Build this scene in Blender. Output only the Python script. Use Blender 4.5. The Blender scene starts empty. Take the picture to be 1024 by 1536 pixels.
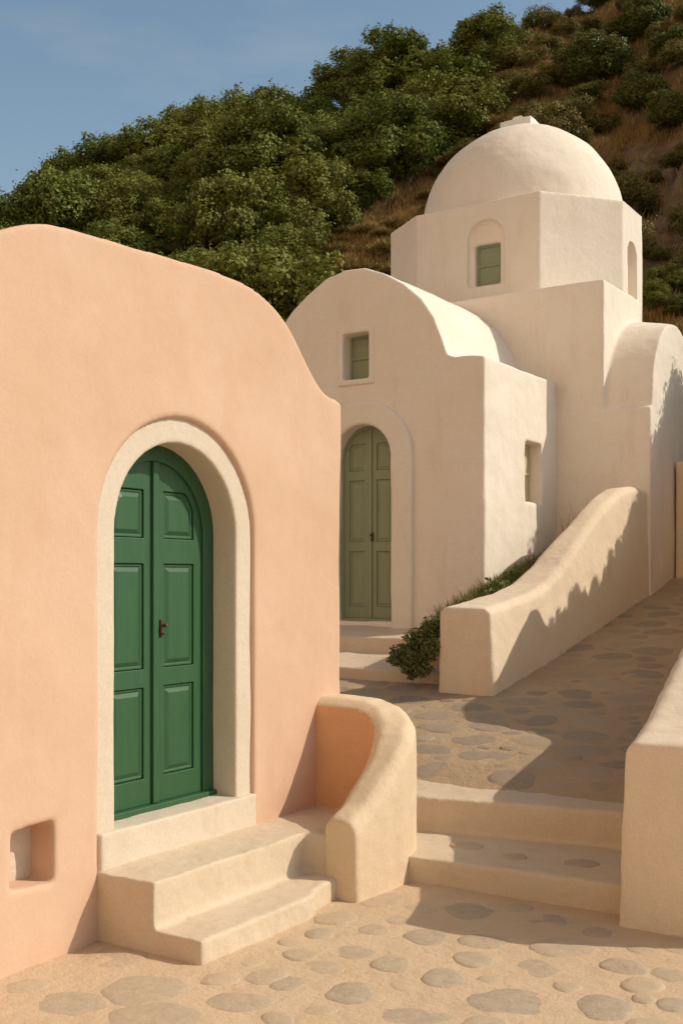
import bpy, bmesh, math, random
import numpy as np
from mathutils import Vector, noise

# ------------------------------------------------------------------ camera, sky, sun
F_PX, CX, HY, EYE = 1670.0, 512.0, 865.0, 2.0          # focal length in photo pixels, centre column, horizon row, eye height
YAW = math.atan2(1088.0, 1670.0)                        # the alley runs along +Y, the camera is turned left of it
CY_, SY_ = math.cos(YAW), math.sin(YAW)
scene = bpy.context.scene
COL = scene.collection
cam_d = bpy.data.cameras.new('camera')
cam = bpy.data.objects.new('camera', cam_d)
COL.objects.link(cam)
cam.location = (0, 0, EYE)
cam.rotation_euler = (math.pi / 2, 0, YAW)
cam_d.sensor_width = 36.0
cam_d.lens = 36.0 * F_PX / 1536.0
cam_d.shift_y = (HY - 768.0) / 1536.0
cam_d.clip_start = 0.05
cam_d.clip_end = 2000.0
scene.camera = cam

SUN_TRAVEL = Vector((-1.08, -0.60, -1.0)).normalized()
SUN_ELEV = math.asin(-SUN_TRAVEL.z)
to_sun = -SUN_TRAVEL
w = bpy.data.worlds.new('World')
scene.world = w
w.use_nodes = True
nt = w.node_tree
nt.nodes.clear()
sky = nt.nodes.new('ShaderNodeTexSky')
sky.sky_type = 'NISHITA'
sky.sun_disc = False
sky.sun_elevation = SUN_ELEV
sky.sun_rotation = math.atan2(to_sun.x, to_sun.y)
sky.air_density = 1.0
sky.dust_density = 2.2
sky.ozone_density = 1.0
hs = nt.nodes.new('ShaderNodeHueSaturation')
hs.inputs['Saturation'].default_value = 0.90
# thin wisps of cloud, in sky direction
tc = nt.nodes.new('ShaderNodeTexCoord')
mp = nt.nodes.new('ShaderNodeMapping')
mp.inputs['Scale'].default_value = (1.6, 1.6, 6.0)
nz = nt.nodes.new('ShaderNodeTexNoise')
nz.inputs['Scale'].default_value = 2.3
nz.inputs['Detail'].default_value = 5.0
nz.inputs['Roughness'].default_value = 0.55
rmp = nt.nodes.new('ShaderNodeValToRGB')
rmp.color_ramp.elements[0].position = 0.52
rmp.color_ramp.elements[0].color = (0, 0, 0, 1)
rmp.color_ramp.elements[1].position = 0.80
rmp.color_ramp.elements[1].color = (0.30, 0.30, 0.30, 1)
mxc = nt.nodes.new('ShaderNodeMixRGB')
mxc.inputs['Color2'].default_value = (4.6, 4.3, 4.2, 1)
tintn = nt.nodes.new('ShaderNodeMixRGB')
tintn.blend_type = 'MULTIPLY'
tintn.inputs['Fac'].default_value = 1.0
tintn.inputs['Color2'].default_value = (0.96, 1.11, 1.08, 1)
bg = nt.nodes.new('ShaderNodeBackground')
bg.inputs['Strength'].default_value = 0.125
out = nt.nodes.new('ShaderNodeOutputWorld')
L = nt.links.new
L(sky.outputs['Color'], hs.inputs['Color'])
L(tc.outputs['Generated'], mp.inputs['Vector'])
L(mp.outputs['Vector'], nz.inputs['Vector'])
L(nz.outputs['Fac'], rmp.inputs['Fac'])
L(hs.outputs['Color'], mxc.inputs['Color1'])
L(rmp.outputs['Color'], mxc.inputs['Fac'])
# cloud bank added behind the camera, unseen; gives shaded walls a warm fill
sep = nt.nodes.new('ShaderNodeVectorMath'); sep.operation = 'DOT_PRODUCT'
nrm = nt.nodes.new('ShaderNodeVectorMath'); nrm.operation = 'NORMALIZE'
sep.inputs[1].default_value = Vector((-0.15, -1.0, 0.16)).normalized()
cn = nt.nodes.new('ShaderNodeTexNoise'); cn.inputs['Scale'].default_value = 3.0; cn.inputs['Detail'].default_value = 7.0
add = nt.nodes.new('ShaderNodeMath'); add.operation = 'MULTIPLY_ADD'; add.inputs[1].default_value = 0.9; add.inputs[2].default_value = -0.45
add2 = nt.nodes.new('ShaderNodeMath'); add2.operation = 'ADD'
cr = nt.nodes.new('ShaderNodeValToRGB')
cr.color_ramp.elements[0].position = 0.50
cr.color_ramp.elements[1].position = 0.72
cm = nt.nodes.new('ShaderNodeMixRGB')
cm.inputs['Color2'].default_value = (7.2, 5.1, 3.3, 1)
L(tc.outputs['Generated'], nrm.inputs[0]); L(nrm.outputs['Vector'], sep.inputs[0]); L(tc.outputs['Generated'], cn.inputs['Vector'])
L(cn.outputs['Fac'], add.inputs[0]); L(add.outputs[0], add2.inputs[0]); L(sep.outputs['Value'], add2.inputs[1])
L(add2.outputs[0], cr.inputs['Fac']); L(cr.outputs['Color'], cm.inputs['Fac'])
sx_ = nt.nodes.new('ShaderNodeSeparateXYZ'); zr_ = nt.nodes.new('ShaderNodeMapRange')
zr_.inputs['From Min'].default_value = 0.16; zr_.inputs['From Max'].default_value = 0.50
zr_.inputs['To Min'].default_value = 0.36; zr_.inputs['To Max'].default_value = 0.0
pale = nt.nodes.new('ShaderNodeMixRGB'); pale.inputs['Color2'].default_value = (3.5, 4.3, 4.6, 1)
L(nrm.outputs['Vector'], sx_.inputs[0]); L(sx_.outputs['Z'], zr_.inputs['Value']); L(zr_.outputs['Result'], pale.inputs['Fac'])
zen = nt.nodes.new('ShaderNodeMapRange')
zen.inputs['From Min'].default_value = 0.50; zen.inputs['From Max'].default_value = 0.95
zen.inputs['To Min'].default_value = 1.0; zen.inputs['To Max'].default_value = 0.45
zmul = nt.nodes.new('ShaderNodeMixRGB'); zmul.blend_type = 'MULTIPLY'; zmul.inputs['Fac'].default_value = 1.0
L(sx_.outputs['Z'], zen.inputs['Value']); L(tintn.outputs['Color'], zmul.inputs['Color1']); L(zen.outputs['Result'], zmul.inputs['Color2'])
L(mxc.outputs['Color'], tintn.inputs['Color1'])
L(zmul.outputs['Color'], pale.inputs['Color1'])
L(pale.outputs['Color'], cm.inputs['Color1'])
L(cm.outputs['Color'], bg.inputs['Color'])
L(bg.outputs['Background'], out.inputs['Surface'])

sun_d = bpy.data.lights.new('sun', 'SUN')
sun_d.energy = 3.15
sun_d.angle = math.radians(0.5)
sun_d.color = (1.0, 0.87, 0.70)
sun_o = bpy.data.objects.new('sun', sun_d)
COL.objects.link(sun_o)
sun_o.rotation_euler = SUN_TRAVEL.to_track_quat('-Z', 'Y').to_euler()
sun_o.location = (10, 10, 30)

vs = scene.view_settings
vs.view_transform = 'Standard'
vs.look = 'None'
vs.exposure = 0.0
vs.gamma = 1.0
scene.cycles.max_bounces = 8
scene.cycles.diffuse_bounces = 5
scene.cycles.transparent_max_bounces = 8

# ------------------------------------------------------------------ measuring helpers
def c2w(xc, yc):
    return (CY_ * xc - SY_ * yc, SY_ * xc + CY_ * yc)
def w2c(x, y):
    return (CY_ * x + SY_ * y, -SY_ * x + CY_ * y)
def ray(px, py):
    a, b = (px - CX) / F_PX, -(py - HY) / F_PX
    x, y = c2w(a, 1.0)
    return x, y, b
def on_x(px, py, X):
    x, y, z = ray(px, py); t = X / x
    return Vector((X, y * t, EYE + z * t))
def on_y(px, py, Y):
    x, y, z = ray(px, py); t = Y / y
    return Vector((x * t, Y, EYE + z * t))
def on_z(px, py, Z):
    x, y, z = ray(px, py); t = (Z - EYE) / z
    return Vector((x * t, y * t, Z))
def lerp_tab(tab, v):
    if v <= tab[0][0]: return tab[0][1]
    for (a, b), (c, d) in zip(tab, tab[1:]):
        if v <= c: return b + (d - b) * (v - a) / (c - a)
    return tab[-1][1]

# ------------------------------------------------------------------ materials
def new_mat(name):
    m = bpy.data.materials.new(name)
    m.use_nodes = True
    n = m.node_tree
    b = n.nodes['Principled BSDF']
    return m, n, b
def N(n, t, **k):
    o = n.nodes.new(t)
    for a, v in k.items():
        if a.startswith('i_'):
            o.inputs[a[2:].replace('_', ' ')].default_value = v
        else: setattr(o, a, v)
    return o
def rgba(c): return (c[0], c[1], c[2], 1.0)

def plaster(name, base, var, stain=None, rough=0.92, bump=0.2, grain=1.0, speck=1.0):
    """hand-trowelled limewash: soft mottling, faint streaks, fine grain and trowel waves"""
    m, n, b = new_mat(name)
    l = n.links.new
    tcn = N(n, 'ShaderNodeTexCoord')
    a = N(n, 'ShaderNodeTexNoise'); a.inputs['Scale'].default_value = 1.1; a.inputs['Detail'].default_value = 6; a.inputs['Roughness'].default_value = .62
    r = N(n, 'ShaderNodeValToRGB'); r.color_ramp.elements[0].position = .36; r.color_ramp.elements[1].position = .70
    r.color_ramp.elements[0].color = rgba(base); r.color_ramp.elements[1].color = rgba(var)
    l(tcn.outputs['Object'], a.inputs['Vector']); l(a.outputs['Fac'], r.inputs['Fac'])
    colour = r.outputs['Color']
    if stain:
        mpn = N(n, 'ShaderNodeMapping'); mpn.inputs['Scale'].default_value = (2.2, 2.2, .55)
        s = N(n, 'ShaderNodeTexNoise'); s.inputs['Scale'].default_value = 1.7; s.inputs['Detail'].default_value = 8; s.inputs['Roughness'].default_value = .7
        sr = N(n, 'ShaderNodeValToRGB'); sr.color_ramp.elements[0].position = .52; sr.color_ramp.elements[1].position = .80
        sr.color_ramp.elements[0].color = (0, 0, 0, 1); sr.color_ramp.elements[1].color = (.55, .55, .55, 1)
        mx = N(n, 'ShaderNodeMixRGB'); mx.inputs['Color2'].default_value = rgba(stain)
        l(tcn.outputs['Object'], mpn.inputs['Vector']); l(mpn.outputs['Vector'], s.inputs['Vector'])
        l(s.outputs['Fac'], sr.inputs['Fac']); l(sr.outputs['Color'], mx.inputs['Fac']); l(colour, mx.inputs['Color1'])
        colour = mx.outputs['Color']
    pn = N(n, 'ShaderNodeTexNoise'); pn.inputs['Scale'].default_value = 2.7; pn.inputs['Detail'].default_value = 10; pn.inputs['Roughness'].default_value = .58; pn.inputs['Distortion'].default_value = .6
    prr = N(n, 'ShaderNodeValToRGB'); prr.color_ramp.elements[0].position = .585; prr.color_ramp.elements[1].position = .625
    prr.color_ramp.elements[0].color = (0, 0, 0, 1); prr.color_ramp.elements[1].color = (.30, .30, .30, 1)
    pm = N(n, 'ShaderNodeMixRGB'); pm.inputs['Color2'].default_value = rgba(var)
    l(tcn.outputs['Object'], pn.inputs['Vector']); l(pn.outputs['Fac'], prr.inputs['Fac']); l(prr.outputs['Color'], pm.inputs['Fac']); l(colour, pm.inputs['Color1'])
    colour = pm.outputs['Color']
    # fine speckle
    f = N(n, 'ShaderNodeTexNoise'); f.inputs['Scale'].default_value = 70 * grain; f.inputs['Detail'].default_value = 4
    fr = N(n, 'ShaderNodeMapRange'); fr.inputs['From Min'].default_value = .3; fr.inputs['From Max'].default_value = .7
    fr.inputs['To Min'].default_value = 1 - .06 * speck; fr.inputs['To Max'].default_value = 1 + .04 * speck
    mf = N(n, 'ShaderNodeMixRGB'); mf.blend_type = 'MULTIPLY'; mf.inputs['Fac'].default_value = 1
    l(tcn.outputs['Object'], f.inputs['Vector']); l(f.outputs['Fac'], fr.inputs['Value'])
    l(colour, mf.inputs['Color1']); l(fr.outputs['Result'], mf.inputs['Color2'])
    l(mf.outputs['Color'], b.inputs['Base Color'])
    b.inputs['Roughness'].default_value = rough
    b.inputs['Specular IOR Level'].default_value = .15
    g = N(n, 'ShaderNodeTexNoise'); g.inputs['Scale'].default_value = 7; g.inputs['Detail'].default_value = 9; g.inputs['Roughness'].default_value = .68
    bm1 = N(n, 'ShaderNodeBump'); bm1.inputs['Strength'].default_value = bump; bm1.inputs['Distance'].default_value = .03
    g2 = N(n, 'ShaderNodeTexNoise'); g2.inputs['Scale'].default_value = 120 * grain; g2.inputs['Detail'].default_value = 3
    bm2 = N(n, 'ShaderNodeBump'); bm2.inputs['Strength'].default_value = bump * .7 * speck; bm2.inputs['Distance'].default_value = .004
    l(tcn.outputs['Object'], g.inputs['Vector']); l(tcn.outputs['Object'], g2.inputs['Vector'])
    l(g.outputs['Fac'], bm1.inputs['Height']); l(g2.outputs['Fac'], bm2.inputs['Height'])
    l(bm1.outputs['Normal'], bm2.inputs['Normal']); l(bm2.outputs['Normal'], b.inputs['Normal'])
    return m

M = {}
M['pink'] = plaster('peach_plaster', (.695, .478, .35), (.64, .425, .297), stain=(.59, .365, .245), speck=.4)
M['white'] = plaster('cream_plaster', (.835, .76, .675), (.80, .715, .615), stain=(.68, .565, .44), bump=.32)
M['trim'] = plaster('pale_trim_plaster', (.69, .595, .485), (.66, .555, .44), stain=(.60, .48, .36), bump=.3)
M['wallcream'] = plaster('rough_cream_plaster', (.80, .68, .535), (.755, .625, .475), stain=(.66, .52, .37), bump=.38)
M['parapet'] = plaster('sandy_plaster', (.75, .605, .44), (.70, .545, .38), stain=(.63, .47, .31), bump=.35)
M['step'] = plaster('sand_step_plaster', (.67, .555, .425), (.635, .51, .375), stain=(.55, .415, .275), bump=.32)
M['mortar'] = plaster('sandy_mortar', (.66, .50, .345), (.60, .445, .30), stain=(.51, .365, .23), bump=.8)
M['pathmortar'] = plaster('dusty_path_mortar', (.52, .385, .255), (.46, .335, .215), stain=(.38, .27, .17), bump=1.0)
M['peach'] = plaster('bounce_peach_plaster', (.72, .42, .235), (.68, .385, .205), stain=(.62, .34, .18), bump=.25)  # peach limewash, pushed to orange for the bounce light on it
M['cap'] = plaster('whitewash', (.86, .84, .80), (.80, .78, .74), bump=.2)

def paint(name, base, dark, rough=.5):
    m, n, b = new_mat(name)
    l = n.links.new
    tcn = N(n, 'ShaderNodeTexCoord')
    mpn = N(n, 'ShaderNodeMapping'); mpn.inputs['Scale'].default_value = (9, 9, 1.2)
    a = N(n, 'ShaderNodeTexNoise'); a.inputs['Scale'].default_value = 2.5; a.inputs['Detail'].default_value = 7; a.inputs['Roughness'].default_value = .65
    r = N(n, 'ShaderNodeValToRGB'); r.color_ramp.elements[0].position = .3; r.color_ramp.elements[1].position = .75
    r.color_ramp.elements[0].color = rgba(dark); r.color_ramp.elements[1].color = rgba(base)
    l(tcn.outputs['Object'], mpn.inputs['Vector']); l(mpn.outputs['Vector'], a.inputs['Vector']); l(a.outputs['Fac'], r.inputs['Fac'])
    l(r.outputs['Color'], b.inputs['Base Color'])
    b.inputs['Roughness'].default_value = rough
    mp2 = N(n, 'ShaderNodeMapping'); mp2.inputs['Scale'].default_value = (60, 60, 3)
    g = N(n, 'ShaderNodeTexNoise'); g.inputs['Scale'].default_value = 2; g.inputs['Detail'].default_value = 4
    bp = N(n, 'ShaderNodeBump'); bp.inputs['Strength'].default_value = .2; bp.inputs['Distance'].default_value = .004
    l(tcn.outputs['Object'], mp2.inputs['Vector']); l(mp2.outputs['Vector'], g.inputs['Vector']); l(g.outputs['Fac'], bp.inputs['Height'])
    l(bp.outputs['Normal'], b.inputs['Normal'])
    return m
M['green'] = paint('green_gloss_paint', (.032, .112, .043), (.024, .088, .034), .5)
M['palewood'] = paint('cream_shutter_paint', (.62, .53, .36), (.55, .46, .31), .7)
M['sage'] = paint('sage_paint', (.275, .315, .21), (.235, .27, .178), .6)
m_, n_, b_ = new_mat('aged_brass'); b_.inputs['Base Color'].default_value = (.14, .10, .07, 1); b_.inputs['Metallic'].default_value = .8; b_.inputs['Roughness'].default_value = .45
M['metal'] = m_

def leafmat(name, c1, c2, c3=None, trans=.16):
    m, n, b = new_mat(name)
    l = n.links.new
    tcn = N(n, 'ShaderNodeTexCoord'); oi = N(n, 'ShaderNodeObjectInfo')
    a = N(n, 'ShaderNodeTexNoise'); a.inputs['Scale'].default_value = 2.6; a.inputs['Detail'].default_value = 9; a.inputs['Roughness'].default_value = .8
    r = N(n, 'ShaderNodeValToRGB'); r.color_ramp.elements[0].position = .33; r.color_ramp.elements[1].position = .68
    r.color_ramp.elements[0].color = rgba(c1); r.color_ramp.elements[1].color = rgba(c2)
    l(tcn.outputs['Object'], a.inputs['Vector']); l(a.outputs['Fac'], r.inputs['Fac'])
    mx = N(n, 'ShaderNodeMixRGB'); mx.inputs['Color2'].default_value = rgba(c3 or c2)
    mr = N(n, 'ShaderNodeMapRange'); mr.inputs['To Max'].default_value = .55
    l(oi.outputs['Random'], mr.inputs['Value']); l(mr.outputs['Result'], mx.inputs['Fac']); l(r.outputs['Color'], mx.inputs['Color1'])
    l(mx.outputs['Color'], b.inputs['Base Color'])
    b.inputs['Roughness'].default_value = .6
    b.inputs['Specular IOR Level'].default_value = .25
    tr = N(n, 'ShaderNodeBsdfTranslucent'); l(mx.outputs['Color'], tr.inputs['Color'])
    ms = N(n, 'ShaderNodeMixShader'); ms.inputs['Fac'].default_value = trans
    o = n.nodes['Material Output']
    l(b.outputs['BSDF'], ms.inputs[1]); l(tr.outputs['BSDF'], ms.inputs[2]); l(ms.outputs['Shader'], o.inputs['Surface'])
    return m
M['leaf'] = leafmat('maquis_leaf', (.070, .112, .020), (.225, .262, .046), (.235, .225, .04))
M['leafdark'] = leafmat('dark_leaf', (.065, .092, .02), (.17, .19, .04), (.15, .165, .035))
M['dryleaf'] = leafmat('dry_twig', (.17, .11, .038), (.32, .22, .08), (.25, .20, .06), .15)
M['olive'] = leafmat('olive_scrub', (.12, .125, .03), (.23, .215, .055), (.26, .18, .055), .2)
M['succ'] = leafmat('trailing_leaf', (.075, .10, .024), (.17, .19, .05), (.15, .16, .04), .15)
M['grass'] = leafmat('verge_grass', (.11, .135, .03), (.24, .23, .065), (.22, .18, .055), .2)
M['drygrass'] = leafmat('dry_grass', (.30, .19, .065), (.50, .33, .125), (.42, .28, .10), .2)
m_, n_, b_ = new_mat('bark'); b_.inputs['Base Color'].default_value = (.11, .08, .055, 1); b_.inputs['Roughness'].default_value = .9
M['bark'] = m_

def stonemat(k=1.0, pale=(.67, .495, .33)):
    m, n, b = new_mat('worn_stone'); l = n.links.new
    tcn = N(n, 'ShaderNodeTexCoord')
    at = N(n, 'ShaderNodeAttribute', attribute_name='tone')
    a = N(n, 'ShaderNodeTexNoise'); a.inputs['Scale'].default_value = 13; a.inputs['Detail'].default_value = 10; a.inputs['Roughness'].default_value = .78
    r = N(n, 'ShaderNodeValToRGB'); r.color_ramp.elements[0].position = .3; r.color_ramp.elements[1].position = .72
    r.color_ramp.elements[0].color = (.345 * k, .275 * k, .20 * k, 1); r.color_ramp.elements[1].color = (.56 * k, .45 * k, .33 * k, 1)
    mx = N(n, 'ShaderNodeMixRGB'); mx.inputs['Color2'].default_value = rgba(pale)
    l(tcn.outputs['Object'], a.inputs['Vector']); l(a.outputs['Fac'], r.inputs['Fac'])
    l(at.outputs['Fac'], mx.inputs['Fac']); l(r.outputs['Color'], mx.inputs['Color1']); l(mx.outputs['Color'], b.inputs['Base Color'])
    b.inputs['Roughness'].default_value = .85
    g = N(n, 'ShaderNodeTexNoise'); g.inputs['Scale'].default_value = 22; g.inputs['Detail'].default_value = 10; g.inputs['Roughness'].default_value = .75
    bp = N(n, 'ShaderNodeBump'); bp.inputs['Strength'].default_value = .6; bp.inputs['Distance'].default_value = .02
    l(tcn.outputs['Object'], g.inputs['Vector']); l(g.outputs['Fac'], bp.inputs['Height']); l(bp.outputs['Normal'], b.inputs['Normal'])
    return m
M['stone'] = stonemat()
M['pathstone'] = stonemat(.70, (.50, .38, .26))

def hillmat():
    m, n, b = new_mat('dry_hillside'); l = n.links.new
    tcn = N(n, 'ShaderNodeTexCoord')
    a = N(n, 'ShaderNodeTexNoise'); a.inputs['Scale'].default_value = .45; a.inputs['Detail'].default_value = 10; a.inputs['Roughness'].default_value = .7
    r = N(n, 'ShaderNodeValToRGB')
    e = r.color_ramp.elements; e[0].position = .30; e[0].color = (.11, .09, .03, 1); e[1].position = .70; e[1].color = (.34, .205, .09, 1)
    k = e.new(.5); k.color = (.21, .135, .055, 1)
    at = N(n, 'ShaderNodeAttribute', attribute_name='bare')
    mx = N(n, 'ShaderNodeMixRGB'); mx.inputs['Color2'].default_value = (.24, .175, .11, 1)
    er = N(n, 'ShaderNodeTexNoise'); er.inputs['Scale'].default_value = 1.3; er.inputs['Detail'].default_value = 9; er.inputs['Roughness'].default_value = .72
    err = N(n, 'ShaderNodeValToRGB'); err.color_ramp.elements[0].position = .38; err.color_ramp.elements[1].position = .64
    err.color_ramp.elements[0].color = (.13, .092, .055, 1); err.color_ramp.elements[1].color = (.42, .31, .20, 1)
    l(tcn.outputs['Object'], er.inputs['Vector']); l(er.outputs['Fac'], err.inputs['Fac']); l(err.outputs['Color'], mx.inputs['Color2'])
    l(tcn.outputs['Object'], a.inputs['Vector']); l(a.outputs['Fac'], r.inputs['Fac'])
    l(at.outputs['Fac'], mx.inputs['Fac']); l(r.outputs['Color'], mx.inputs['Color1']); l(mx.outputs['Color'], b.inputs['Base Color'])
    b.inputs['Roughness'].default_value = .95
    g = N(n, 'ShaderNodeTexNoise'); g.inputs['Scale'].default_value = 3; g.inputs['Detail'].default_value = 10; g.inputs['Roughness'].default_value = .75
    bp = N(n, 'ShaderNodeBump'); bp.inputs['Strength'].default_value = 1; bp.inputs['Distance'].default_value = .25
    l(tcn.outputs['Object'], g.inputs['Vector']); l(g.outputs['Fac'], bp.inputs['Height']); l(bp.outputs['Normal'], b.inputs['Normal'])
    return m
M['hill'] = hillmat()

# ------------------------------------------------------------------ object helpers
def link(name, me, mat, parent=None):
    o = bpy.data.objects.new(name, me)
    COL.objects.link(o)
    if mat is not None and not me.materials: me.materials.append(mat)
    if parent is not None: o.parent = parent
    return o
def place(o, parent):                       # parent without moving (parents are unrotated Empties)
    o.parent = parent
    o.location = Vector(o.location) - Vector(parent.location)
    return o
def tag(o, label=None, cat=None, group=None, kind=None):
    if label: o['label'] = label
    if cat: o['category'] = cat
    if group: o['group'] = group
    if kind: o['kind'] = kind
    return o
def thing(name, loc, label, cat, group=None):
    o = bpy.data.objects.new(name, None)
    COL.objects.link(o); o.location = loc
    return tag(o, label, cat, group)

def front(y0): return lambda a, b, c: (a, y0 - c, b)      # wall facing -Y: a=x, b=z, c=outwards
def side(x0): return lambda a, b, c: (x0 + c, a, b)       # wall facing +X: a=y, b=z, c=outwards

def solid(bm, poly, c0, c1, mp_, holes=()):
    """extrude a polygon (with holes) between two distances from a wall plane"""
    tmp = bmesh.new()
    edges = []
    for loop in [poly] + list(holes):
        vs_ = [tmp.verts.new((p[0], p[1], 0)) for p in loop]
        for i in range(len(vs_)): edges.append(tmp.edges.new((vs_[i], vs_[(i + 1) % len(vs_)])))
    if holes:
        bmesh.ops.triangle_fill(tmp, use_beauty=True, use_dissolve=False, edges=edges)
    else:
        tmp.faces.new(tmp.verts[:])
    faces = [[v.index for v in f.verts] for f in (tmp.verts.index_update() or tmp.faces)]
    pts = [(v.co.x, v.co.y) for v in tmp.verts]
    bnd = [(e.verts[0].index, e.verts[1].index) for e in tmp.edges if len(e.link_faces) == 1]
    tmp.free()
    A = [bm.verts.new(mp_(p[0], p[1], c0)) for p in pts]
    B = [bm.verts.new(mp_(p[0], p[1], c1)) for p in pts]
    new = []
    for f in faces:
        new.append(bm.faces.new([A[i] for i in f])); new.append(bm.faces.new([B[i] for i in reversed(f)]))
    for i, j in bnd: new.append(bm.faces.new([A[i], B[i], B[j], A[j]]))
    bmesh.ops.recalc_face_normals(bm, faces=new)
    return new
def box(bm, x0, x1, y0, y1, z0, z1):
    return solid(bm, [(x0, z0), (x1, z0), (x1, z1), (x0, z1)], 0, y1 - y0, lambda a, b, c: (a, y0 + c, b))
def prism(bm, pts, z0, z1):
    return solid(bm, pts, z0, z1, lambda a, b, c: (a, b, c))
def loft(bm, rings):
    """closed solid through rings of equal length"""
    R = [[bm.verts.new(p) for p in r] for r in rings]
    new = []
    n = len(R[0])
    for a, b in zip(R, R[1:]):
        for i in range(n):
            new.append(bm.faces.new([a[i], a[(i + 1) % n], b[(i + 1) % n], b[i]]))
    new.append(bm.faces.new(R[0])); new.append(bm.faces.new(list(reversed(R[-1]))))
    bmesh.ops.recalc_face_normals(bm, faces=new)
def tomesh(bm, name, smooth=False):
    me = bpy.data.meshes.new(name)
    bm.to_mesh(me); bm.free()
    if smooth: me.shade_smooth()
    return me
_tex = {}
def clouds(scale, depth=3):
    k = (scale, depth)
    if k not in _tex:
        t = bpy.data.textures.new('clouds', 'CLOUDS'); t.noise_scale = scale; t.noise_depth = depth
        _tex[k] = t
    return _tex[k]
def bake(o):
    dg = bpy.context.evaluated_depsgraph_get()
    dg.update()
    me = bpy.data.meshes.new_from_object(o.evaluated_get(dg))
    return me
def soft(name, bm, mat, parent=None, voxel=.03, smooth=4, disp=((.9, .02), (.16, .006)), cut=None):
    """hand-plastered solid: union, cut openings, remesh, ease the corners, give the surface its unevenness"""
    o = link(name, tomesh(bm, name), mat)
    co = None
    if cut is not None:
        co = link('cutter', tomesh(cut, 'cutter'), None)
        b = o.modifiers.new('b', 'BOOLEAN'); b.object = co; b.operation = 'DIFFERENCE'; b.solver = 'EXACT'; b.use_self = True
    r = o.modifiers.new('r', 'REMESH'); r.mode = 'VOXEL'; r.voxel_size = voxel; r.use_smooth_shade = True
    s = o.modifiers.new('s', 'SMOOTH'); s.iterations = smooth; s.factor = .5
    for sc, st in disp:
        d = o.modifiers.new('d', 'DISPLACE'); d.texture = clouds(sc); d.strength = st; d.mid_level = .5; d.texture_coords = 'LOCAL'
    me = bake(o)
    me.name = name
    old = o.data
    o.modifiers.clear(); o.data = me
    bpy.data.meshes.remove(old)
    if co is not None:
        cm = co.data; bpy.data.objects.remove(co); bpy.data.meshes.remove(cm)
    me.shade_smooth()
    if not me.materials: me.materials.append(mat)
    if parent is not None: place(o, parent)
    return o
def hard(name, bm, mat, parent=None, bevel=.006, segs=2, angle=35):
    o = link(name, tomesh(bm, name), mat)
    if bevel:
        b = o.modifiers.new('b', 'BEVEL'); b.width = bevel; b.segments = segs; b.limit_method = 'ANGLE'; b.angle_limit = math.radians(angle)
        me = bake(o); me.name = name
        old = o.data; o.modifiers.clear(); o.data = me; bpy.data.meshes.remove(old)
        if not me.materials: me.materials.append(mat)
    if parent is not None: place(o, parent)
    return o
def arch(cx, r, z0, zs, seg=28, rz=None):
    """outline of an arched opening, from lower left up and over"""
    rz = rz or r
    p = [(cx - r, z0)]
    for i in range(seg + 1):
        t = math.pi - math.pi * i / seg
        p.append((cx + r * math.cos(t), zs + rz * math.sin(t)))
    p.append((cx + r, z0))
    return p

# ------------------------------------------------------------------ GROUND, STEPS AND PATH (setting)
PATH_Z = [(6.0, .37), (7.50, .385), (7.9, .515), (9.0, .69), (9.84, .836), (11.5, 1.18), (13.2, 1.58), (15.0, 1.99), (17, 2.3)]
def path_z(y): return lerp_tab(PATH_Z, y)
rng = random.Random(7)

def sheet(name, x0, x1, y0, y1, step, zf, mat, wob=.012):
    nx, ny = max(2, int((x1 - x0) / step)), max(2, int((y1 - y0) / step))
    V = []; Fc = []
    for j in range(ny + 1):
        for i in range(nx + 1):
            x = x0 + (x1 - x0) * i / nx; y = y0 + (y1 - y0) * j / ny
            V.append((x, y, zf(x, y) + wob * noise.noise((x * 1.7, y * 1.7, 3.1)) + wob * .5 * noise.noise((x * 7, y * 7, 9.2))))
    for j in range(ny):
        for i in range(nx):
            a = j * (nx + 1) + i
            Fc.append((a, a + 1, a + nx + 2, a + nx + 1))
    me = bpy.data.meshes.new(name); me.from_pydata(V, [], Fc); me.update(); me.shade_smooth()
    return link(name, me, mat)
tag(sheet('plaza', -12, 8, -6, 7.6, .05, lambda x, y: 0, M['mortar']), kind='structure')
tag(sheet('path', -12, -1.95, 7.50, 16.2, .05, lambda x, y: path_z(y), M['pathmortar']), kind='structure')

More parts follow.
